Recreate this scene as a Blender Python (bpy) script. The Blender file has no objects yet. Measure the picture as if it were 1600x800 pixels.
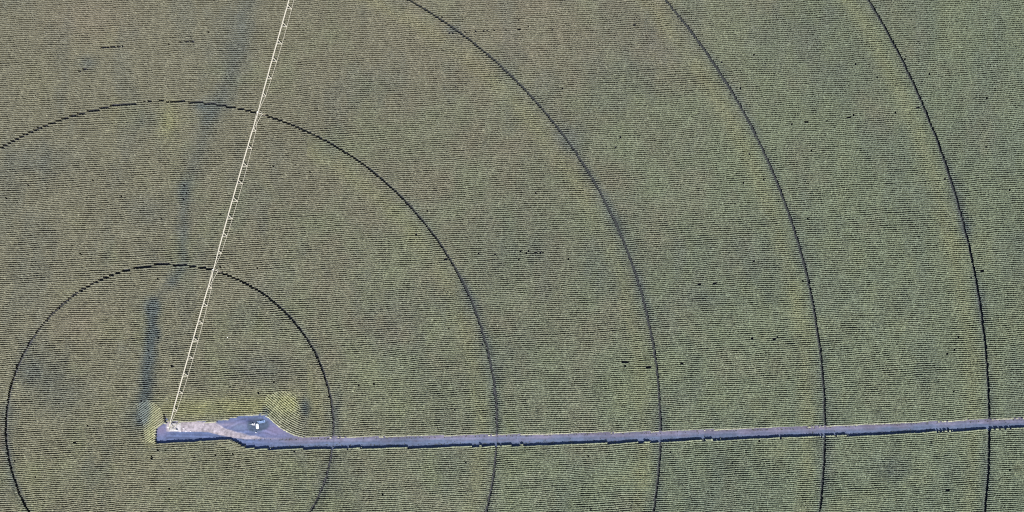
import bpy, bmesh, math
import numpy as np
from mathutils import Vector, Matrix

# ---------------------------------------------------------------- camera, light, exposure
MPP = 0.246            # metres of ground per pixel of the 1600 px wide photograph
H = 500.0              # camera height
CAMX, CAMY = 110.0, -58.0
scene = bpy.context.scene
cam_d = bpy.data.cameras.new('camera')
cam = bpy.data.objects.new('camera', cam_d)
scene.collection.objects.link(cam)
scene.camera = cam
cam.location = (CAMX, CAMY, H)
cam_d.sensor_width = 36
cam_d.sensor_fit = 'HORIZONTAL'
cam_d.lens = 36 * H / (1600 * MPP)
cam_d.shift_x = -CAMX / (1600 * MPP)
cam_d.shift_y = -CAMY / (1600 * MPP)
cam_d.clip_start = 1
cam_d.clip_end = 20000

SUN_EL, SUN_AZ = math.radians(59), math.radians(148)     # azimuth clockwise from +Y (north)
world = bpy.data.worlds.new("World")
scene.world = world
world.use_nodes = True
wn = world.node_tree.nodes
sky = wn.new('ShaderNodeTexSky')
sky.sky_type = 'NISHITA'
sky.sun_disc = False
sky.sun_elevation = SUN_EL
sky.sun_rotation = SUN_AZ
sky.air_density = 1.0
sky.dust_density = 0.6
world.node_tree.links.new(sky.outputs[0], wn['Background'].inputs[0])
wn['Background'].inputs[1].default_value = 0.11
sd = bpy.data.lights.new('sun', 'SUN')
sd.energy = 4.0
sd.angle = math.radians(0.5)
sd.color = (1.0, 0.95, 0.87)
so = bpy.data.objects.new('sun', sd)
scene.collection.objects.link(so)
sdir = Vector((math.sin(SUN_AZ) * math.cos(SUN_EL), math.cos(SUN_AZ) * math.cos(SUN_EL), math.sin(SUN_EL)))
so.rotation_euler = sdir.to_track_quat('Z', 'Y').to_euler()
so.location = sdir * 300
scene.view_settings.view_transform = 'Standard'
scene.view_settings.look = 'None'
scene.view_settings.exposure = 0.78
scene.view_settings.gamma = 1
scene.cycles.pixel_filter_type = 'BLACKMAN_HARRIS'
scene.cycles.filter_width = 1.05
scene.cycles.max_bounces = 4
scene.cycles.use_denoising = False

rng = np.random.default_rng(7)
TOP = 2.1              # height at which the crop's edges are read in the photograph


def P(px, py, z=0.0):
    """photo pixel -> world xy of the point at height z seen there"""
    gx, gy = (px - 800) * MPP, (400 - py) * MPP
    k = 1 - z / H
    return CAMX + (gx - CAMX) * k, CAMY + (gy - CAMY) * k


def to_px(x, y, z=TOP):
    k = 1 - z / H
    return ((x - CAMX) / k + CAMX) / MPP + 800, 400 - ((y - CAMY) / k + CAMY) / MPP


def V3(px, py, z):
    x, y = P(px, py, z)
    return Vector((x, y, z))


# ---------------------------------------------------------------- helpers
def link(o, parent=None):
    scene.collection.objects.link(o)
    if parent is not None:
        o.parent = parent
    return o


def tag(o, label=None, cat=None, group=None, kind=None):
    for k, v in (('label', label), ('category', cat), ('group', group), ('kind', kind)):
        if v:
            o[k] = v
    return o


def empty(name, loc, rz=0.0, parent=None):
    o = bpy.data.objects.new(name, None)
    o.location = loc
    o.rotation_euler = (0, 0, rz)
    o.empty_display_size = 0.5
    return link(o, parent)


def mat(name, col, rough=0.7, metal=0.0, noise=0.15, scale=3.0, attr=None, bump=0.0, col2=None):
    m = bpy.data.materials.new(name)
    m.use_nodes = True
    nt = m.node_tree
    N, L = nt.nodes, nt.links
    b = N['Principled BSDF']
    b.inputs['Roughness'].default_value = rough
    b.inputs['Metallic'].default_value = metal
    b.inputs['Specular IOR Level'].default_value = 0.3
    tc = N.new('ShaderNodeTexCoord')
    nz = N.new('ShaderNodeTexNoise')
    nz.inputs['Scale'].default_value = scale
    nz.inputs['Detail'].default_value = 5
    L.new(tc.outputs['Object'], nz.inputs['Vector'])
    mr = N.new('ShaderNodeMapRange')
    mr.inputs['From Min'].default_value = 0.3
    mr.inputs['From Max'].default_value = 0.7
    mr.inputs['To Min'].default_value = 1 - noise
    mr.inputs['To Max'].default_value = 1 + noise
    L.new(nz.outputs['Fac'], mr.inputs['Value'])
    if attr:
        src = N.new('ShaderNodeAttribute')
        src.attribute_name = attr
        cs = src.outputs['Color']
    else:
        mx = N.new('ShaderNodeMix')
        mx.data_type = 'RGBA'
        mx.inputs[6].default_value = (*col, 1)
        mx.inputs[7].default_value = (*(col2 or col), 1)
        n2 = N.new('ShaderNodeTexNoise')
        n2.inputs['Scale'].default_value = scale * 0.3
        L.new(tc.outputs['Object'], n2.inputs['Vector'])
        L.new(n2.outputs['Fac'], mx.inputs[0])
        cs = mx.outputs[2]
    vm = N.new('ShaderNodeVectorMath')
    vm.operation = 'SCALE'
    L.new(cs, vm.inputs[0])
    L.new(mr.outputs[0], vm.inputs['Scale'])
    L.new(vm.outputs[0], b.inputs['Base Color'])
    if bump:
        bp = N.new('ShaderNodeBump')
        bp.inputs['Strength'].default_value = bump
        bp.inputs['Distance'].default_value = 0.05
        L.new(nz.outputs['Fac'], bp.inputs['Height'])
        L.new(bp.outputs[0], b.inputs['Normal'])
    return m


M_CROP = mat('crop_leaves', (1, 1, 1), 0.62, noise=0.12, scale=1.5, attr='tint')
M_SOIL = mat('damp_soil', (0.042, 0.047, 0.058), 0.95, noise=0.3, scale=0.8, col2=(0.060, 0.060, 0.074), bump=0.4)
M_GRAVEL = mat('gravel_track', (1, 1, 1), 0.95, noise=0.16, scale=1.3, attr='tint', bump=0.5)
M_GALV = mat('galvanised_steel', (0.48, 0.44, 0.35), 0.65, 0.0, noise=0.10, scale=4, col2=(0.36, 0.335, 0.27))
M_WHITE = mat('white_paint', (0.78, 0.80, 0.80), 0.4, noise=0.05, scale=2)
M_CONC = mat('pale_concrete', (0.42, 0.40, 0.41), 0.9, noise=0.2, scale=2, col2=(0.30, 0.29, 0.31))
M_SLAB = mat('bluish_concrete', (0.17, 0.24, 0.38), 0.85, noise=0.2, scale=1.5, col2=(0.11, 0.17, 0.30))
M_DARK = mat('dark_rubber', (0.025, 0.025, 0.028), 0.85, noise=0.2, scale=4)
M_GREY = mat('grey_enamel', (0.22, 0.24, 0.27), 0.5, noise=0.1, scale=4)
M_STONE = mat('pale_stone', (0.40, 0.38, 0.41), 0.9, noise=0.2, scale=5)
M_WEED = mat('weed_leaves', (0.05, 0.06, 0.05), 0.8, noise=0.3, scale=4, col2=(0.09, 0.10, 0.06))


def mesh_np(name, verts, quads, material, tint=None, parent=None, tris=None, smooth=False):
    me = bpy.data.meshes.new(name)
    verts = np.ascontiguousarray(verts, dtype=np.float32)
    me.vertices.add(len(verts))
    me.vertices.foreach_set('co', verts.ravel())
    nq = len(quads)
    me.loops.add(nq * 4)
    me.loops.foreach_set('vertex_index', np.ascontiguousarray(quads, dtype=np.int32).ravel())
    me.polygons.add(nq)
    me.polygons.foreach_set('loop_start', np.arange(0, nq * 4, 4, dtype=np.int32))
    me.polygons.foreach_set('loop_total', np.full(nq, 4, dtype=np.int32))
    me.update(calc_edges=True)
    if tint is not None:
        a = me.color_attributes.new('tint', 'FLOAT_COLOR', 'POINT')
        c = np.ones((len(verts), 4), dtype=np.float32)
        c[:, :3] = tint
        a.data.foreach_set('color', c.ravel())
    me.materials.append(material)
    if smooth:
        me.polygons.foreach_set('use_smooth', np.ones(nq, dtype=bool))
    return link(bpy.data.objects.new(name, me), parent)


def finish(name, bm, material, parent=None, smooth=False, bevel=0.0):
    if bevel:
        bmesh.ops.bevel(bm, geom=bm.edges[:], offset=bevel, segments=2, affect='EDGES')
    me = bpy.data.meshes.new(name)
    bm.to_mesh(me)
    bm.free()
    me.materials.append(material)
    if smooth:
        for p in me.polygons:
            p.use_smooth = True
    return link(bpy.data.objects.new(name, me), parent)


def tube(bm, a, b, r, seg=8, r2=None):
    a, b = Vector(a), Vector(b)
    d = b - a
    m = Matrix.Translation((a + b) / 2) @ d.to_track_quat('Z', 'Y').to_matrix().to_4x4()
    bmesh.ops.create_cone(bm, cap_ends=True, segments=seg, radius1=r, radius2=r if r2 is None else r2,
                          depth=d.length, matrix=m)


def box(bm, c, s, rot=None):
    m = Matrix.Translation(Vector(c))
    if rot is not None:
        m = m @ rot
    m = m @ Matrix.Diagonal((s[0], s[1], s[2], 1))
    bmesh.ops.create_cube(bm, size=1, matrix=m)


def vnoise(x, y, cell, seed):
    """smooth value noise 0..1"""
    r = np.random.default_rng(seed)
    n = 256
    g = r.random((n, n))
    fx, fy = x / cell, y / cell
    ix, iy = np.floor(fx).astype(int), np.floor(fy).astype(int)
    tx, ty = fx - ix, fy - iy
    tx, ty = tx * tx * (3 - 2 * tx), ty * ty * (3 - 2 * ty)
    a, b = g[ix % n, iy % n], g[(ix + 1) % n, iy % n]
    c, d = g[ix % n, (iy + 1) % n], g[(ix + 1) % n, (iy + 1) % n]
    return (a * (1 - tx) + b * tx) * (1 - ty) + (c * (1 - tx) + d * tx) * ty


def fbm(x, y, cell, seed):
    return (vnoise(x, y, cell, seed) * 0.55 + vnoise(x + 31, y - 17, cell / 2.3, seed + 1) * 0.28
            + vnoise(x - 5, y + 9, cell / 5.1, seed + 2) * 0.17)


def inpoly(px, py, poly):
    c = np.zeros(px.shape, bool)
    n = len(poly)
    j = n - 1
    for i in range(n):
        xi, yi = poly[i]
        xj, yj = poly[j]
        if yi != yj:
            c ^= ((yi > py) != (yj > py)) & (px < (xj - xi) * (py - yi) / (yj - yi) + xi)
        j = i
    return c


def bump(px, py, x, y, rx, ry, ang=0):
    a = math.radians(ang)
    dx, dy = px - x, py - y
    u = (dx * math.cos(a) + dy * math.sin(a)) / rx
    v = (-dx * math.sin(a) + dy * math.cos(a)) / ry
    return np.exp(-(u * u + v * v))


def polydist(px, py, pts):
    best = np.full(px.shape, 1e9)
    for (x0, y0), (x1, y1) in zip(pts[:-1], pts[1:]):
        dx, dy = x1 - x0, y1 - y0
        t = np.clip(((px - x0) * dx + (py - y0) * dy) / (dx * dx + dy * dy), 0, 1)
        best = np.minimum(best, np.hypot(px - x0 - t * dx, py - y0 - t * dy))
    return best


# ---------------------------------------------------------------- plan of the place, in photo pixels
ROAD_TOP = [(440, 685.5), (521, 683.5), (650, 682), (776, 680), (900, 677.5), (1032, 674.5), (1150, 671), (1289, 666.5),
            (1420, 661), (1546, 656), (1700, 649.5), (1900, 641), (2400, 620)]
ROAD_BOT = [(2400, 634), (1900, 655), (1700, 664), (1546, 671), (1420, 676), (1289, 681.5), (1150, 686), (1032, 690),
            (900, 693), (776, 696.5), (650, 699), (521, 700.5), (440, 701.5), (415, 701), (385, 699.5), (379, 696)]
PAD = [(243, 692.5), (242, 680), (243.5, 671), (250, 665), (262, 659.5), (275, 659), (300, 660), (322, 660.3), (340, 659),
       (352, 656.5), (370, 652.5), (390, 649), (402, 648), (411, 648.5), (418, 652.5), (428, 662), (438, 670),
       (450, 677), (462, 683), (475, 685), (475, 695), (379, 697), (368, 690), (358, 686.8), (340, 687.4), (320, 688.5), (280, 690.8)]
ROAD = ROAD_TOP + ROAD_BOT
RING_C = (265.0, 669.0)
RINGS = [256, 511.5, 767, 1024, 1281, 1537]
REG_B = [(416, 634), (417, 620), (440, 611), (461, 617), (467, 636), (469, 655), (472, 672), (478, 686), (462, 684), (450, 677), (438, 670), (428, 662), (418, 652.5)]
REG_A = [(212, 632), (232, 626), (249, 636), (262, 656), (250, 665), (243.5, 671), (243, 693), (227, 690), (224, 668)]
SWALE = [([(236, 474), (238, 520), (232, 560), (226, 620), (222, 655)], 11, 1.05),
         ([(262, 440), (248, 470), (240, 490)], 9, 0.25),
         ([(288, 290), (286, 350), (284, 412), (270, 440)], 9, 0.5),
         ([(330, 165), (318, 210), (302, 262), (290, 300)], 15, 0.38),
         ([(392, -30), (378, 40), (364, 100), (350, 150), (325, 180)], 17, 0.36)]
SKIPS = [(977, 566, 5, 1.6), (1013, 573, 4, 1.5), (1066, 566.5, 2.5, 1.6), (1092, 443, 2.5, 1.6), (1117, 441.5, 4, 1.5),
         (1434, 168, 2, 1.6), (161, 73.5, 3, 1.2), (168, 74, 2, 1.2), (176, 72.5, 3, 1.2), (186, 73, 2.4, 1.2), (292, 64.5, 3, 1.3),
         (300, 64, 2.4, 1.3), (132, 107, 3, 2), (124, 112, 2.4, 1.6), (818, 43, 3.5, 1.3), (1260, 191, 3.5, 1.3),
         (1210, 530, 2, 1.2), (1175, 529, 2, 1.2), (237, 715, 2, 2), (269, 571, 2.4, 1.3), (1380, 670, 2, 2), (1481, 766, 3, 2),
         (991, 38, 2, 1.3), (810, 29, 2, 1.3), (697, 406, 3, 1.4), (755, 46, 2, 1.3), (1535, 423, 2, 1.5), (117, 691, 2, 1.6)]


def crop_state(x, y):
    """tint (linear albedo), thinness 0..1 and keep mask of the crop at world x, y"""
    px, py = to_px(x, y)
    r = np.hypot(px - RING_C[0], py - RING_C[1])
    # broad variation of the crop across the field
    n1 = fbm(x, y * 1.0, 42, 11)
    n2 = fbm(x, y, 14, 23)
    n3 = fbm(x, y, 5, 37)
    ripe = np.clip(0.5 + (n1 - 0.5) * 1.5 + (n3 - 0.5) * 0.5, 0, 1)
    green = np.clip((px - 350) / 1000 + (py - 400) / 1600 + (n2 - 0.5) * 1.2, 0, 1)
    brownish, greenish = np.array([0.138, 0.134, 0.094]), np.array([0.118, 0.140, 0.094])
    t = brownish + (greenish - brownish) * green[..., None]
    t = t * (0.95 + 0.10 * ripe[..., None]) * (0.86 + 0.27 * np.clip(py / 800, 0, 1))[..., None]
    yel = np.clip((n2 - 0.52) * 2.0, 0, 1) * (0.22 + 0.25 * np.clip((py - 300) / 400, 0, 1))
    yel = yel + 0.9 * bump(px, py, 330, 638, 95, 16) + 0.45 * bump(px, py, 412, 628, 50, 16) + 0.9 * bump(px, py, 234, 668, 9, 30)
    yel = yel + 0.8 * bump(px, py, 262, 190, 16, 26) + 0.4 * bump(px, py, 205, 180, 26, 18) + 0.8 * bump(px, py, 450, 632, 17, 18)
    for k, R in enumerate(RINGS):
        yel = yel + 0.30 * np.exp(-((r - R + 26) / 14) ** 2) * (px > 480)
    yel = yel + 0.16 * bump(px, py, 260, 720, 420, 200) + 0.10 * bump(px, py, 1350, 560, 300, 220)
    yel = np.clip(yel, 0, 1)[..., None]
    t = t * (1 - yel) + np.array([0.180, 0.180, 0.095]) * yel
    red = np.clip(bump(px, py, 140, 30, 70, 40) * 0.35 + bump(px, py, 130, 505, 60, 30) * 0.3 + bump(px, py, 870, 40, 240, 110) * 0.22
                  + bump(px, py, 2, 690, 10, 26) * 0.6, 0, 1)[..., None]
    t = t * (1 - red) + np.array([0.175, 0.145, 0.108]) * red
    # wetter, bluish thin stands
    blue = np.clip((0.44 - fbm(x * 1.5, y * 0.8, 17, 29)) * 1.2, 0, 0.17) + np.clip((0.40 - n1) * 0.8, 0, 0.1)
    for pts, w, s in SWALE:
        d = polydist(px + (n3 - 0.5) * 8, py, pts)
        blue = blue + s * np.exp(-(d / w) ** 2)
    for k, R in enumerate(RINGS):
        side = np.clip((np.abs(px - RING_C[0]) / R - 0.55) * 2.5, 0, 1)
        blue = blue + side * np.clip(fbm(x, y, 16, 61) * 1.6 - 0.45, 0, 1) * np.exp(-((r - R - 1) / 8) ** 2) * 0.75
    for bx, by, rx, ry, s in [(477, 637, 8, 15, 0.9), (415, 643, 5, 9, 0.7), (312, 165, 11, 6, 0.75), (45, 580, 20, 22, 0.55),
                              (95, 610, 45, 34, 0.35), (410, 575, 45, 24, 0.4), (136, 98, 14, 10, 0.55), (705, 45, 12, 6, 0.5),
                              (230, 185, 26, 20, 0.35), (884, 220, 26, 22, 0.4), (1510, 355, 10, 14, 0.6), (1385, 730, 30, 20, 0.4),
                              (60, 250, 60, 24, 0.3), (230, 330, 30, 24, 0.3), (210, 650, 20, 30, 0.4), (1290, 720, 14, 40, 0.35),
                              (1540, 720, 10, 50, 0.4), (525, 640, 6, 30, 0.3), (770, 640, 8, 40, 0.3), (1030, 730, 9, 50, 0.35),
                              (1100, 465, 60, 18, 0.3), (250, 702, 30, 3, .3)]:
        blue = blue + s * bump(px, py, bx, by, rx, ry)
    blue = np.clip(blue, 0, 1)
    b = blue[..., None]
    t = t * (1 - 0.85 * b) + np.array([0.079, 0.099, 0.100]) * 0.85 * b
    # sunlit row faces along road north and pad edge, painted into the tint
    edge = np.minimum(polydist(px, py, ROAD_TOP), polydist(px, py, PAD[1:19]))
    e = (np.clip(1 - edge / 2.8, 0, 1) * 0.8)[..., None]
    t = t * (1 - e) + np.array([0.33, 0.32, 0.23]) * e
    edge2 = polydist(px, py, ROAD_BOT)  # yellow-green fringe along the road's south edge
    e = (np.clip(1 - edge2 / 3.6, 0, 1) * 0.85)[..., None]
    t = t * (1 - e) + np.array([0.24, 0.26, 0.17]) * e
    # what is left out: road, pad, wheel tracks, skips
    rag = (vnoise(x, y, 1.3, 81) - 0.5) * 1.8 * (py > 688) + (rng.random(px.shape) - 0.5) * 0.8
    keep = ~inpoly(px, py + rag, ROAD) & ~inpoly(px, py + rag * 0.7, PAD)
    wob = (vnoise(x, y, 3.0, 71) - 0.5) * 1.0 + (vnoise(x, y, 0.9, 73) - 0.5) * 0.7
    for R in RINGS:
        w = 1.36 + 0.06 * np.clip(np.sin(2 * np.arctan2(RING_C[1] - py, px - RING_C[0])), 0, 1) - 0.06 * (np.abs(py - RING_C[1]) / R) ** 2
        keep &= np.abs(r - R + wob * 0.7) > w
    for sx, sy, rx, ry in SKIPS:
        keep &= ((px - sx) / rx) ** 2 + ((py - sy) / ry) ** 2 > 1
    # a planter skip running as a faint broken line
    for x0, y0, x1, y1, dens in [(1235, 193, 1400, 176, 0.06), (1130, 532, 1230, 524, 0.03), (700, 50, 830, 43, 0.07), (150, 74, 330, 62, 0.04),
                                 (740, 398, 860, 392, .05), (560, 600, 600, 600, .06)]:
        yy = y0 + (px - x0) / (x1 - x0) * (y1 - y0)
        keep &= ~((px > x0) & (px < x1) & (np.abs(py - yy) < 2.0) & (rng.random(px.shape) < dens))
    keep &= rng.random(px.shape) > 0.0003 + 0.02 * np.clip(blue - 0.5, 0, 1)
    return t, blue, keep


# ---------------------------------------------------------------- ground
gb = bmesh.new()
bmesh.ops.create_grid(gb, x_segments=40, y_segments=40, size=4000)
ground = finish('ground', gb, M_SOIL)
tag(ground, kind='structure')


def ground_patch(name, x0, x1, y0, y1, step, inside, colour, z):
    nx, ny = int((x1 - x0) / step) + 1, int((y1 - y0) / step) + 1
    gx, gy = np.meshgrid(np.linspace(x0, x1, nx), np.linspace(y0, y1, ny), indexing='ij')
    c = colour(gx, gy)
    cxm, cym = (gx[1:, 1:] + gx[:-1, :-1]) / 2, (gy[1:, 1:] + gy[:-1, :-1]) / 2
    k = inside(cxm, cym)
    idx = np.arange(nx * ny).reshape(nx, ny)
    q = np.stack([idx[:-1, :-1], idx[1:, :-1], idx[1:, 1:], idx[:-1, 1:]], -1)[k]
    hz = z + (fbm(gx, gy, 1.6, 91) - 0.5) * 0.03
    v = np.stack([gx, gy, hz], -1).reshape(-1, 3)
    used, inv = np.unique(q, return_inverse=True)
    return mesh_np(name, v[used], inv.reshape(-1, 4), M_GRAVEL, c.reshape(-1, 3)[used])


def grow(poly, d):
    cx = sum(p[0] for p in poly) / len(poly)
    out = []
    n = len(poly)
    for i in range(n):
        (xa, ya), (xb, yb) = poly[i - 1], poly[(i + 1) % n]
        dx, dy = xb - xa, yb - ya
        l = math.hypot(dx, dy) or 1
        out.append((poly[i][0] + dy / l * d, poly[i][1] - dx / l * d))
    return out


def road_colour(x, y):
    px, py = to_px(x, y, 0.0)
    top = np.interp(px, [p[0] for p in ROAD_TOP], [p[1] for p in ROAD_TOP])
    v = (py - top) / 15.0
    n = fbm(x, y, 2.2, 101)
    n2 = fbm(x / 6, y, 1.0, 103)
    a, b = np.array([0.112, 0.103, 0.150]), np.array([0.064, 0.084, 0.138])
    n3 = fbm(x / 3, y, 7, 107)
    k = np.clip(v * 1.5 + (n2 - 0.5) * 1.2, 0, 1)[..., None]
    t = a * (1 - k) + b * k
    t = t * (0.70 + 0.60 * n[..., None]) * (0.75 + 0.5 * n3[..., None])
    # two compacted wheel ruts, a little darker, with a grassy hump between
    for c in (0.30, 0.66):
        t = t * (1 + 0.20 * np.exp(-((v - c) / 0.08) ** 2))[..., None]
    r = np.hypot(px - RING_C[0], py - RING_C[1])
    for R in RINGS:
        t = t * (1 - 0.22 * np.exp(-((r - R - 1) / 1.4) ** 2))[..., None]
    return t


def pad_colour(x, y):
    px, py = to_px(x, y, 0.0)
    n = fbm(x, y, 2.4, 111)
    n2 = fbm(x, y, 0.9, 113)
    base = np.array([0.070, 0.094, 0.178])[None, None] * (0.65 + 0.5 * n[..., None] + 0.3 * n2[..., None])
    pur = np.array([0.125, 0.115, 0.195])
    w = np.clip(np.maximum(bump(px, py, 252, 672, 12, 10), bump(px, py, 430, 672, 26, 12)) + bump(px, py, 370, 664, 26, 8) * 0.8, 0, 1)[..., None]
    t = base * (1 - w) + pur * w
    # pale gravel lane from the pivot to the road
    wob = (n - 0.5) * 4
    lower = np.interp(px, [255, 262, 325, 345, 362, 385, 410, 440, 475], [674.5, 674.8, 675.5, 681, 684, 687, 686.5, 687, 687])
    upper = np.interp(px, [255, 262, 335, 352, 372, 392, 415, 440, 475], [664, 657, 657, 668, 674, 679, 683, 684.5, 684.5])
    ins = np.clip((lower + wob * 0.25 - py) / 1.2, 0, 1) * np.clip((py - upper + wob) / 3, 0, 1) * np.clip((px - 258) / 4, 0, 1)
    fade = np.interp(px, [260, 345, 400, 440, 475], [1, 0.95, 0.9, 0.55, 0.4])
    ins = (ins * fade)[..., None]
    pale = np.array([0.27, 0.24, 0.265]) * (0.35 + 1.2 * n2[..., None])
    t = t * (1 - ins) + pale * ins
    w = (bump(px, py, 352, 663.5, 18, 2.2) * 0.6)[..., None]
    t = t * (1 - w) + np.array([0.20, 0.18, 0.25]) * w
    # dark damp ground round the pump
    d = np.hypot((px - 402) / 17, (py - 664) / 11.5) + (n - 0.5) * 0.4
    w = np.clip((1.15 - d) * 4, 0, 1)[..., None] * (1 - ins)
    t = t * (1 - w) + np.array([0.045, 0.062, 0.098]) * (0.8 + 0.5 * n2[..., None]) * w
    w = (bump(px, py, 374, 667, 12, 5) * 0.7)[..., None] * (1 - ins)
    t = t * (1 - w) + np.array([0.095, 0.130, 0.200]) * w
    w = np.clip(bump(px, py, 390, 657, 10, 2.6) * 0.8, 0, 1)[..., None]  # shadow of the pump equipment, painted on as a dark streak
    t = t * (1 - w) + np.array([0.030, 0.036, 0.085]) * w
    for pts, dk in [([(262, 681), (300, 682), (340, 684), (380, 690), (440, 694)], 0.22), ([(262, 687), (300, 687), (345, 686.5)], 0.16),
                    ([(350, 672), (372, 660), (388, 656), (408, 653)], 0.20), ([(365, 676), (385, 675), (415, 673), (430, 679)], 0.22)]:
        d = polydist(px + (n - 0.5) * 3, py + (n2 - 0.5) * 2, pts)
        t = t * (1 + dk * np.exp(-(d / 1.3) ** 2) - dk * 0.8 * np.exp(-((d - 3) / 1.4) ** 2))[..., None]
    w = (np.clip((px - 395) / 60, 0, 1) * np.clip((py - 682.5) / 3, 0, 1))[..., None]
    t = t * (1 - w) + road_colour(x, y) * w
    w = np.clip((px - 440) / 30, 0, 1)[..., None]
    t = t * (1 - w) + road_colour(x, y) * w
    return t


RG = [(475, 680)] + [(a, b - 1.5) for a, b in ROAD_TOP[1:]] + [(a, b + 1.5) for a, b in ROAD_BOT if a > 475] + [(475, 706)]
PG = [(238, 698), (237, 668), (246, 659), (262, 653), (300, 654), (340, 653), (370, 647), (400, 642), (415, 644), (424, 650), (440, 664),
      (455, 673), (475, 680), (475, 706), (380, 706), (360, 693), (320, 695)]
xa, yb = P(470, 715); xb, ya = P(2400, 600)
road = ground_patch('road', xa, xb, min(yb, ya), max(yb, ya), 0.28,
                    lambda x, y: inpoly(*to_px(x, y, 0.0), RG), road_colour, 0.03)
tag(road, kind='structure')
xa, yb = P(230, 712); xb, ya = P(480, 636)
pad = ground_patch('gravel_yard', xa, xb, yb, ya, 0.16,
                   lambda x, y: inpoly(*to_px(x, y, 0.0), PG), pad_colour, 0.032)
tag(pad, kind='structure')

M_MUD = mat('wet_rut_mud', (0.020, 0.024, 0.027), 0.95, noise=0.35, scale=2, col2=(0.034, 0.038, 0.042), bump=0.5)
cx0, cy0 = P(RING_C[0], RING_C[1], TOP)
for R in RINGS:
    Rm = R * MPP * (1 - TOP / H)
    a = np.linspace(0, 2 * np.pi, int(Rm * 2 * np.pi / 1.2))
    lat = [(-0.62, 0.006), (-0.3, 0.05), (0, 0.012), (0.3, 0.05), (0.62, 0.006)]
    v = np.stack([np.stack([cx0 + (Rm + o) * np.cos(a), cy0 + (Rm + o) * np.sin(a), z + 0 * a], -1) for o, z in lat], 1)
    ok = (np.abs(v[:, 2, 0]) < 420) & (np.abs(v[:, 2, 1]) < 330)
    px, py = to_px(v[:, 2, 0], v[:, 2, 1], 0)
    ok &= ~inpoly(px, py, ROAD)
    idx = np.arange(len(a) * 5).reshape(-1, 5)
    q = np.stack([idx[:-1, :-1], idx[:-1, 1:], idx[1:, 1:], idx[1:, :-1]], -1)[ok[:-1] & ok[1:]]
    tr = mesh_np('wheel_track', v.reshape(-1, 3), q.reshape(-1, 4), M_MUD)
    tag(tr, kind='structure')

# ---------------------------------------------------------------- corn
THETA = math.radians(3.25)
ROWSP = 0.758
D = np.array([math.cos(THETA), math.sin(THETA)])
Nn = np.array([-math.sin(THETA), math.cos(THETA)])


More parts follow.
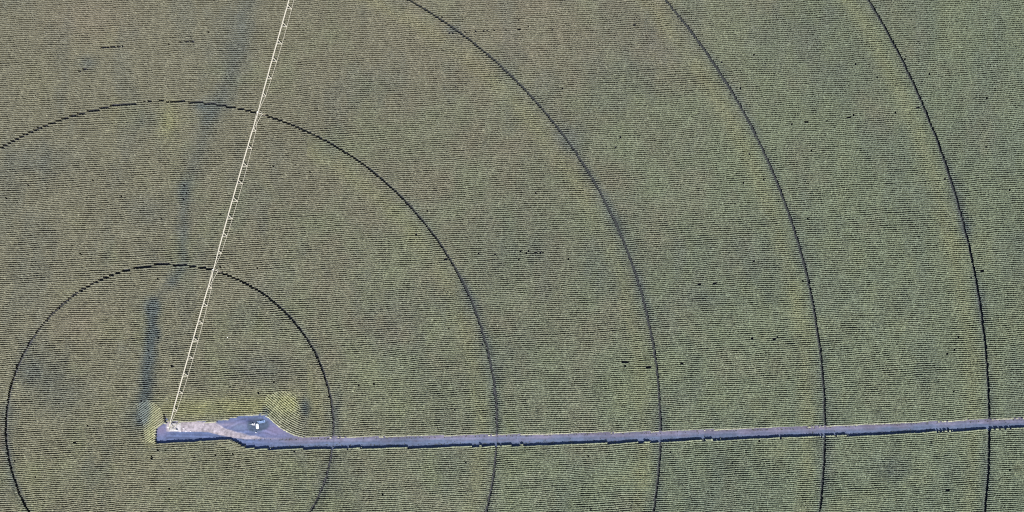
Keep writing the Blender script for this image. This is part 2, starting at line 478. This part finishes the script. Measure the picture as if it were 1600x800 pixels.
class Crop:
    def __init__(self):
        self.v, self.q, self.c, self.n = [], [], [], 0

    def add(self, v, q, c):
        self.v.append(v.astype(np.float32)); self.q.append((q + self.n).astype(np.int32)); self.c.append(c.astype(np.float32))
        self.n += len(v)

    def rows(self, X, Y, keep_fn=None, leaves=True, fat=1.0, gain=1.0):
        """X, Y: (rows, points) centre lines of corn rows"""
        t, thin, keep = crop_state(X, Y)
        if keep_fn is not None:
            keep &= keep_fn(X, Y)
        R, S = X.shape
        tx, ty = np.gradient(X, axis=1), np.gradient(Y, axis=1)
        l = np.hypot(tx, ty) + 1e-9
        nx, ny = -ty / l, tx / l
        ln = rng.normal
        h = 2.28 + ln(0, 0.13, (R, S)) + (fbm(X, Y, 9, 131) - 0.5) * 0.2
        h -= 0.55 * thin
        w = (0.272 + 0.036 * np.clip(to_px(X, Y)[1] / 800, 0, 1) + ln(0, 0.035, (R, S)) + (fbm(X, Y, 4, 137) - 0.5) * 0.09) * (1 - 0.30 * thin) * fat
        t = t * gain
        # now and then a plant leans over the furrow
        w += 0.16 * (rng.random((R, S)) < 0.07)
        lat = [-0.75, -1.0, -0.45, 0.35, 1.0, 0.75]
        hz = [0.25, 0.70, 0.97, 1.0, 0.74, 0.25]
        v = np.empty((R, S, 6, 3), np.float32)
        c = np.empty((R, S, 6, 3), np.float32)
        plant = 1 + ln(0, 0.13, (R, S))
        plant = np.clip(plant + 0.45 * (rng.random((R, S)) < 0.05), 0.5, 1.7)
        for k in range(6):
            o = lat[k] * w + ln(0, 0.03, (R, S))
            v[:, :, k, 0] = X + nx * o
            v[:, :, k, 1] = Y + ny * o
            v[:, :, k, 2] = np.maximum(h * hz[k] + (ln(0, 0.10, (R, S)) if 0 < k < 5 else 0), 0.1)
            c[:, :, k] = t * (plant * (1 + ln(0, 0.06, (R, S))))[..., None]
        idx = np.arange(R * S * 6).reshape(R, S, 6)
        seg = keep[:, :-1] & keep[:, 1:]
        q = np.stack([idx[:, :-1, :-1], idx[:, 1:, :-1], idx[:, 1:, 1:], idx[:, :-1, 1:]], -1)[seg].reshape(-1, 4)
        used, inv = np.unique(q, return_inverse=True)
        self.add(v.reshape(-1, 3)[used], inv.reshape(-1, 4), c.reshape(-1, 3)[used])
        if leaves:
            for _ in range(1):
                k = keep & (rng.random((R, S)) < 0.75)
                x0, y0, hh, nx_, ny_ = X[k], Y[k], h[k], nx[k], ny[k]
                n = len(x0)
                a = rng.uniform(0, 2 * np.pi, n)
                dx, dy = np.cos(a), np.sin(a)
                L = rng.uniform(0.22, 0.46, n)
                wd = rng.uniform(0.05, 0.09, n)
                px_, py_ = -dy * wd, dx * wd
                z0 = hh + rng.uniform(-0.1, 0.08, n)
                pts = np.empty((n, 6, 3), np.float32)
                for j, (f, dz) in enumerate(((0.1, 0.0), (0.6, 0.14), (1.0, -0.08))):
                    ww = (1.0, 0.9, 0.25)[j]
                    pts[:, 2 * j, 0] = x0 + dx * L * f + px_ * ww
                    pts[:, 2 * j, 1] = y0 + dy * L * f + py_ * ww
                    pts[:, 2 * j + 1, 0] = x0 + dx * L * f - px_ * ww
                    pts[:, 2 * j + 1, 1] = y0 + dy * L * f - py_ * ww
                    pts[:, 2 * j:2 * j + 2, 2] = (z0 + dz)[:, None]
                b = (np.arange(n) * 6)[:, None]
                qq = np.concatenate([b + np.array([0, 2, 3, 1]), b + np.array([2, 4, 5, 3])])
                cc = np.repeat((t[k] * rng.uniform(0.95, 1.45, n)[:, None])[:, None, :], 6, 1).reshape(-1, 3)
                self.add(pts.reshape(-1, 3), qq, cc)

    def build(self, name):
        return mesh_np(name, np.concatenate(self.v), np.concatenate(self.q), M_CROP, np.concatenate(self.c))


crop = Crop()
XL, XR, YB, YT = -222, 222, -124, 124
t0, t1 = -142, 142
step = 0.34
s = np.arange(-232, 232, step)
ks = np.arange(int(t0 / ROWSP), int(t1 / ROWSP))
for i in range(0, len(ks), 60):
    kk = ks[i:i + 60].astype(float)
    off = np.random.default_rng(500 + i).normal(0, 0.02, len(kk))
    T = (kk * ROWSP + off)[:, None] + 0 * s[None]
    Sx = s[None] + rng.uniform(0, step, len(kk))[:, None]
    T = T + (vnoise(Sx, kk[:, None] * 2.0 + 0 * Sx, 30, 151) - 0.5) * 0.9 + (vnoise(Sx, kk[:, None] * 1.1 + 0 * Sx, 5.5, 157) - 0.5) * 0.26 \
        + (vnoise(Sx, kk[:, None] * 0.9 + 0 * Sx, 2.2, 159) - 0.5) * 0.16
    X, Y = Sx * D[0] + T * Nn[0], Sx * D[1] + T * Nn[1]

    def kf(x, y):
        px, py = to_px(x, y)
        return (x > XL) & (x < XR) & (y > YB) & (y < YT) & ~inpoly(px, py, REG_A) & ~inpoly(px, py, REG_B)
    crop.rows(X, Y, kf)


def contour_rows(curve, shift, n, region, fat=1.0, gain=1.0):
    mx, my = sum(p[0] for p in region) / len(region), sum(p[1] for p in region) / len(region)
    region = [(mx + (a - mx) * 1.07, my + (b - my) * 1.05) for a, b in region]
    px = np.array([p[0] for p in curve], float)
    py = np.array([p[1] for p in curve], float)
    tt = np.linspace(0, len(px) - 1, 12 * len(px))
    # smooth by cubic-ish resampling
    sx, sy = np.interp(tt, range(len(px)), px), np.interp(tt, range(len(py)), py)
    ker = np.ones(13) / 13
    sx = np.convolve(np.pad(sx, 6, 'edge'), ker, 'valid'); sy = np.convolve(np.pad(sy, 6, 'edge'), ker, 'valid')
    L = np.concatenate([[0], np.cumsum(np.hypot(np.diff(sx), np.diff(sy)))])
    m = int(L[-1] * MPP / 0.3)
    u = np.linspace(0, L[-1], m)
    sx, sy = np.interp(u, L, sx), np.interp(u, L, sy)
    k = np.arange(n)[:, None]
    wx, wy = P(sx[None] + shift[0] * k, sy[None] + shift[1] * k, TOP)
    crop.rows(wx, wy, lambda x, y: inpoly(*to_px(x, y), region), fat=fat, gain=gain)


# rows bent round the east end of the yard, and slanting rows at its west end
contour_rows([(398, 634), (408, 643), (418, 651), (428, 660.5), (438, 668.5), (450, 675.5), (462, 680.5), (476, 683.5)],
             (1.75, -2.7), 26, REG_B, 0.9, 1.6)
contour_rows([(196, 725), (216, 714), (232, 702), (244, 693), (262, 680)], (-0.55, -3.3), 36, REG_A, 0.95, 1.3)

# short curling row ends where the yard narrows into the road
contour_rows([(338, 693), (352, 691.5), (364, 688.5)], (6.5, 3.1), 5, [(330, 684), (392, 684), (392, 712), (330, 712)])
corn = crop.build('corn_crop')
tag(corn, 'tall green corn in close rows covering the field around the yard and road', 'corn crop', kind='stuff')

# the same field further out, coarser
far = Crop()
s = np.arange(-700, 700, 7.0)
ks = np.arange(-720, 720).astype(float)
T = (ks * ROWSP)[:, None] + 0 * s[None]
X, Y = s[None] * D[0] + T * Nn[0], s[None] * D[1] + T * Nn[1]
px, py = to_px(X, Y)
r = np.hypot(px - RING_C[0], py - RING_C[1])
keep = ~((X > XL + 4) & (X < XR - 4) & (Y > YB + 2) & (Y < YT - 2)) & ~inpoly(px, py, ROAD)
R_, S_ = X.shape
v = np.empty((R_, S_, 3, 3), np.float32); c = np.empty((R_, S_, 3, 3), np.float32)
nz = fbm(X, Y, 42, 11)
for k, (o, z) in enumerate(((-0.27, 0.9), (0, 2.25), (0.27, 0.9))):
    v[:, :, k, 0] = X + Nn[0] * o; v[:, :, k, 1] = Y + Nn[1] * o
    v[:, :, k, 2] = z + rng.normal(0, 0.08, (R_, S_))
    c[:, :, k] = np.array([0.125, 0.138, 0.09]) * (0.8 + 0.4 * nz[..., None])
idx = np.arange(R_ * S_ * 3).reshape(R_, S_, 3)
q = np.stack([idx[:, :-1, :-1], idx[:, 1:, :-1], idx[:, 1:, 1:], idx[:, :-1, 1:]], -1)[keep[:, :-1] & keep[:, 1:]].reshape(-1, 4)
fo = mesh_np('outer_corn_crop', v.reshape(-1, 3), q, M_CROP, c.reshape(-1, 3))
tag(fo, 'same corn rows carrying on beyond the edges of the view', 'corn crop', kind='stuff')

# ---------------------------------------------------------------- centre pivot
PZ = 4.2
A0 = V3(263.8, 668.0, PZ)
A1 = V3(452.5, 0.0, PZ)
ad = (A1 - A0).normalized()
perp = Vector((ad.y, -ad.x, 0))          # to the right of the arm
SPAN = 256 * MPP * (1 - PZ / H)
pivot = empty('center_pivot', (A0.x, A0.y, 0))
pivot.rotation_euler = (0, 0, math.atan2(ad.y, ad.x))
tag(pivot, 'long pale galvanised irrigation arm reaching from its pivot tower across the corn', 'center pivot irrigator')
# local frame: +x along the arm, -y to its right


def tower_base(parent):
    # pivot tower, in the pivot's local frame
    t = empty('pivot_tower', (0, 0, 0), parent=parent)
    rz = -pivot.rotation_euler[2]
    rot = Matrix.Rotation(rz, 4, 'Z')
    b = bmesh.new(); box(b, (rot @ Vector((0.35, 0.1, 0.17))), (4.6, 3.3, 0.3), rot); finish('base_slab', b, M_CONC, t, bevel=0.03)
    for sx in (-1, 1):
        for sy in (-1, 1):
            b = bmesh.new()
            tube(b, rot @ Vector((sx * 1.75, sy * 1.3, 0.3)), rot @ Vector((sx * 0.22, sy * 0.22, PZ - 0.35)), 0.085, 8)
            finish('leg', b, M_GALV, t)
    b = bmesh.new()
    cs = [rot @ Vector((sx * 1.3, sy * 0.98, 1.45)) for sx, sy in ((-1, -1), (1, -1), (1, 1), (-1, 1))]
    for i in range(4):
        tube(b, cs[i], cs[(i + 1) % 4], 0.06, 8)
    finish('leg_brace', b, M_GALV, t)
    b = bmesh.new(); tube(b, (0, 0, 0.3), (0, 0, PZ + 0.05), 0.14, 16)
    bmesh.ops.create_uvsphere(b, u_segments=16, v_segments=8, radius=0.24, matrix=Matrix.Translation((0, 0, PZ)))
    finish('riser_pipe', b, M_GALV, t, smooth=True)
    b = bmesh.new(); tube(b, (0, 0, PZ + 0.2), (0, 0, PZ + 0.55), 0.2, 16); finish('collector_ring', b, M_WHITE, t)
    b = bmesh.new(); box(b, rot @ Vector((1.45, -1.15, 1.25)), (0.75, 0.4, 1.1), rot); finish('control_panel', b, M_WHITE, t, bevel=0.02)
    b = bmesh.new()
    a_, c_ = rot @ Vector((2.3, 1.45, 0.3)), rot @ Vector((0.25, 0.15, PZ - 0.3))
    w_ = rot @ Vector((0.12, -0.2, 0))
    tube(b, a_ + w_, c_ + w_, 0.04, 6); tube(b, a_ - w_, c_ - w_, 0.04, 6)
    for i in range(1, 12):
        p_ = a_.lerp(c_, i / 12); tube(b, p_ + w_, p_ - w_, 0.03, 6)
    finish('ladder', b, M_GALV, t)


tower_base(pivot)

NV = 8


def make_span():
    sp = empty('span', (0, 0, 0))
    b = bmesh.new()
    n = 9
    arch = lambda u: PZ + 0.45 * (1 - (2 * u - 1) ** 2)
    pts = [Vector((SPAN * i / 18, 0, arch(i / 18))) for i in range(19)]
    for p_, q_ in zip(pts[:-1], pts[1:]):
        tube(b, p_, q_, 0.165, 12)
    for i in range(1, n):                       # bolted flanges
        x = SPAN * i / n
        tube(b, (x - 0.06, 0, arch(i / n)), (x + 0.06, 0, arch(i / n)), 0.24, 12)
    finish('pipe', b, M_GALV, sp, smooth=False)
    ap = {-1: [], 1: []}
    for side in (-1, 1):
        for i in range(1, n):
            u = i / n
            bow = math.sin(math.pi * u)
            hw, dp = 0.38 + 0.72 * bow ** 0.6, 0.45 + 1.45 * bow ** 0.7
            a_ = Vector((SPAN * u, side * hw, arch(u) - dp))
            ap[side].append(a_)
            b = bmesh.new()
            for dx in (-0.72, 0.72):
                tube(b, (SPAN * u + dx, 0, arch(u)), a_, 0.15, 6)
            box(b, a_, (0.42, 0.26, 0.10))
            finish('truss_brace', b, M_GALV, sp)
        b = bmesh.new()
        chain = [Vector((0.5, 0, arch(0.01) - 0.1))] + ap[side] + [Vector((SPAN - 0.5, 0, arch(0.99) - 0.1))]
        for p_, q_ in zip(chain[:-1], chain[1:]):
            tube(b, p_, q_, 0.065, 6)
        finish('truss_rod', b, M_GALV, sp)
    for i in range(n - 1):
        b = bmesh.new(); tube(b, ap[-1][i], ap[1][i], 0.045, 6); finish('cross_member', b, M_GALV, sp)
    return sp


def make_tower():
    t = empty('drive_tower', (0, 0, 0))
    # base beam runs across the arm, wheels at its ends follow the ring track
    b = bmesh.new(); box(b, (0, 0, 0.95), (0.22, 3.7, 0.22)); finish('base_beam', b, M_GALV, t, bevel=0.01)
    b = bmesh.new(); box(b, (0, 0, 2.75), (0.16, 2.1, 0.14)); finish('upper_beam', b, M_GALV, t)
    for sx in (-1, 1):
        for sy in (-1, 1):
            b = bmesh.new(); tube(b, (sx * 0.12, sy * 1.8, 1.0), (sx * 0.75, sy * 0.1, PZ - 0.05), 0.06, 6); finish('leg', b, M_GALV, t)
    for sy in (-1, 1):
        b = bmesh.new(); tube(b, (0, sy * 1.12, 2.78), (-7.2, sy * 0.08, PZ + 0.12), 0.085, 6); finish('stay', b, M_GALV, t)
    for sy in (-1, 1):
        w = bmesh.new(); tube(w, (-0.14, sy * 1.85, 0.62), (0.14, sy * 1.85, 0.62), 0.62, 28)
        for k in range(20):
            a = 2 * math.pi * k / 20
            box(w, (0, sy * 1.85 + 0.62 * math.sin(a), 0.62 + 0.62 * math.cos(a)), (0.27, 0.07, 0.06), Matrix.Rotation(-a, 4, 'X'))
        wo = finish('wheel', w, M_DARK, t)
    b = bmesh.new(); box(b, (0.32, 0, 0.98), (0.35, 0.5, 0.3)); finish('drive_motor', b, M_GREY, t, bevel=0.02)
    b = bmesh.new(); box(b, (0, 0.0, PZ + 0.25), (0.4, 0.26, 0.26)); finish('tower_box', b, M_WHITE, t, bevel=0.02)
    return t


def copy_tree(o, parent=None):
    c_ = o.copy(); scene.collection.objects.link(c_); c_.parent = parent
    for ch in list(o.children):
        copy_tree(ch, c_)
    return c_


sp0, tw0 = make_span(), make_tower()
for i in range(3):
    sp = sp0 if i == 0 else copy_tree(sp0)
    sp.parent = pivot; sp.location = (SPAN * i, 0, 0)
    tw = tw0 if i == 0 else copy_tree(tw0)
    tw.parent = pivot; tw.location = (SPAN * (i + 1), 0, 0)

# ---------------------------------------------------------------- things on the yard
# white fuel tank on saddles
x, y = P(401.8, 666.0, 1.0)
tank = empty('storage_tank', (x, y, 0.03), math.radians(4))
tag(tank, 'white rounded storage tank lying on the dark ground beside the pump', 'tank')
b = bmesh.new()
bmesh.ops.create_uvsphere(b, u_segments=24, v_segments=16, radius=0.56)
for v_ in b.verts:
    v_.co = Vector((v_.co.x, v_.co.y + (0.55 if v_.co.y > 0.02 else -0.55 if v_.co.y < -0.02 else 0), v_.co.z + 0.82))
finish('shell', b, M_WHITE, tank, smooth=True)
for sy in (-0.5, 0.5):
    b = bmesh.new(); box(b, (0, sy, 0.2), (0.95, 0.14, 0.4)); finish('saddle', b, M_GREY, tank, bevel=0.015)
b = bmesh.new(); tube(b, (0, 0.25, 1.34), (0, 0.25, 1.5), 0.13, 14); finish('filler_cap', b, M_GREY, tank)

# low bluish slab
x, y = P(408.2, 659.0, 0.2)
slab = empty('equipment_slab', (x, y, 0.03), math.radians(13))
tag(slab, 'pale blue slab with a low housing just northeast of the white tank', 'slab')
b = bmesh.new(); box(b, (0, 0, 0.08), (3.0, 1.05, 0.16)); finish('slab_top', b, M_SLAB, slab, bevel=0.02)
b = bmesh.new(); box(b, (0.35, -0.02, 0.42), (1.35, 0.7, 0.5)); finish('housing', b, M_SLAB, slab, bevel=0.04)
b = bmesh.new(); tube(b, (-1.0, 0, 0.16), (-1.0, 0, 0.55), 0.13, 12); finish('stub_pipe', b, M_GREY, slab)

# well pump
x, y = P(395.3, 662.8, 0.8)
pump = empty('well_pump', (x, y, 0.03))
tag(pump, 'small white upright well pump with a short pipe, west of the white tank', 'pump')
b = bmesh.new(); box(b, (0, 0, 0.1), (0.95, 0.95, 0.2)); finish('plinth', b, M_CONC, pump, bevel=0.02)
b = bmesh.new(); tube(b, (0, 0, 0.2), (0, 0, 0.75), 0.17, 14); tube(b, (0, 0, 0.75), (0, 0, 0.83), 0.28, 16); finish('discharge_head', b, M_GREY, pump)
b = bmesh.new(); tube(b, (0, 0, 0.83), (0, 0, 1.45), 0.25, 18); tube(b, (0, 0, 1.45), (0, 0, 1.55), 0.25, 18, 0.12); finish('motor', b, M_WHITE, pump)
b = bmesh.new(); tube(b, (0, 0, 0.5), (-1.7, -0.25, 0.5), 0.09, 12); tube(b, (-1.7, -0.25, 0.5), (-1.7, -0.25, 0.02), 0.09, 12); finish('outlet_pipe', b, M_GREY, pump)

x, y = P(400.8, 676.0, 0.5)
st = empty('standpipe', (x, y, 0.03))
tag(st, 'thin pale standpipe south of the white tank', 'standpipe')
b = bmesh.new(); tube(b, (0, 0, 0), (0, 0, 0.9), 0.09, 12); finish('pipe', b, M_CONC, st)
b = bmesh.new(); tube(b, (0, 0, 0.9), (0, 0, 1.0), 0.16, 12); tube(b, (-0.2, 0, 1.02), (0.2, 0, 1.02), 0.03, 8); finish('valve', b, M_WHITE, st)

# pale stones on the gravel beside the pivot tower
for i, (sx, sy, sr, lab) in enumerate([(281.5, 674.0, 0.42, 'pale stone on the lane edge just east of the pivot tower slab'),
                                       (290.5, 673.5, 0.50, 'largest pale stone on the lane edge, second east of the pivot slab'),
                                       (286.5, 669.5, 0.36, 'small pale stone in the middle of the gravel lane near the pivot'),
                                       (297.5, 673.8, 0.30, 'small pale stone farthest east along the gravel lane edge')]):
    b = bmesh.new()
    bmesh.ops.create_icosphere(b, subdivisions=2, radius=sr)
    rr = np.random.default_rng(900 + i)
    for v_ in b.verts:
        v_.co *= float(rr.uniform(0.78, 1.1))
        v_.co.z = v_.co.z * 0.6
    x, y = P(sx, sy, 0.1)
    o = finish('stone', b, M_STONE)
    o.location = (x, y, 0.03 + sr * 0.3)
    tag(o, lab, 'stone', 'pale stones by the pivot')

# weed tufts along the road
wv, wq = [], []
n = 0
for i in range(420):
    px = float(rng.uniform(380, 1640))
    top = np.interp(px, [p[0] for p in ROAD_TOP], [p[1] for p in ROAD_TOP])
    u = rng.random()
    py = top + (rng.uniform(0.8, 2.6) if u < 0.5 else rng.uniform(11, 14.5) if u < 0.93 else rng.uniform(4, 11))
    cx, cy = P(px, py, 0.1)
    for k in range(9):
        a = rng.uniform(0, 6.28); L = rng.uniform(0.08, 0.26); hh = rng.uniform(0.12, 0.4)
        ox, oy = cx + rng.normal(0, 0.08), cy + rng.normal(0, 0.08)
        dx, dy = math.cos(a), math.sin(a)
        wv += [(ox - dy * 0.03, oy + dx * 0.03, 0.02), (ox + dy * 0.03, oy - dx * 0.03, 0.02),
               (ox + dx * L + dy * 0.04, oy + dy * L - dx * 0.04, hh), (ox + dx * L - dy * 0.04, oy + dy * L + dx * 0.04, hh)]
        wq.append((n, n + 1, n + 2, n + 3)); n += 4
we = mesh_np('roadside_weeds', np.array(wv), np.array(wq), M_WEED)
tag(we, 'dark weed tufts scattered along the edges of the dirt road', 'weeds', kind='stuff')
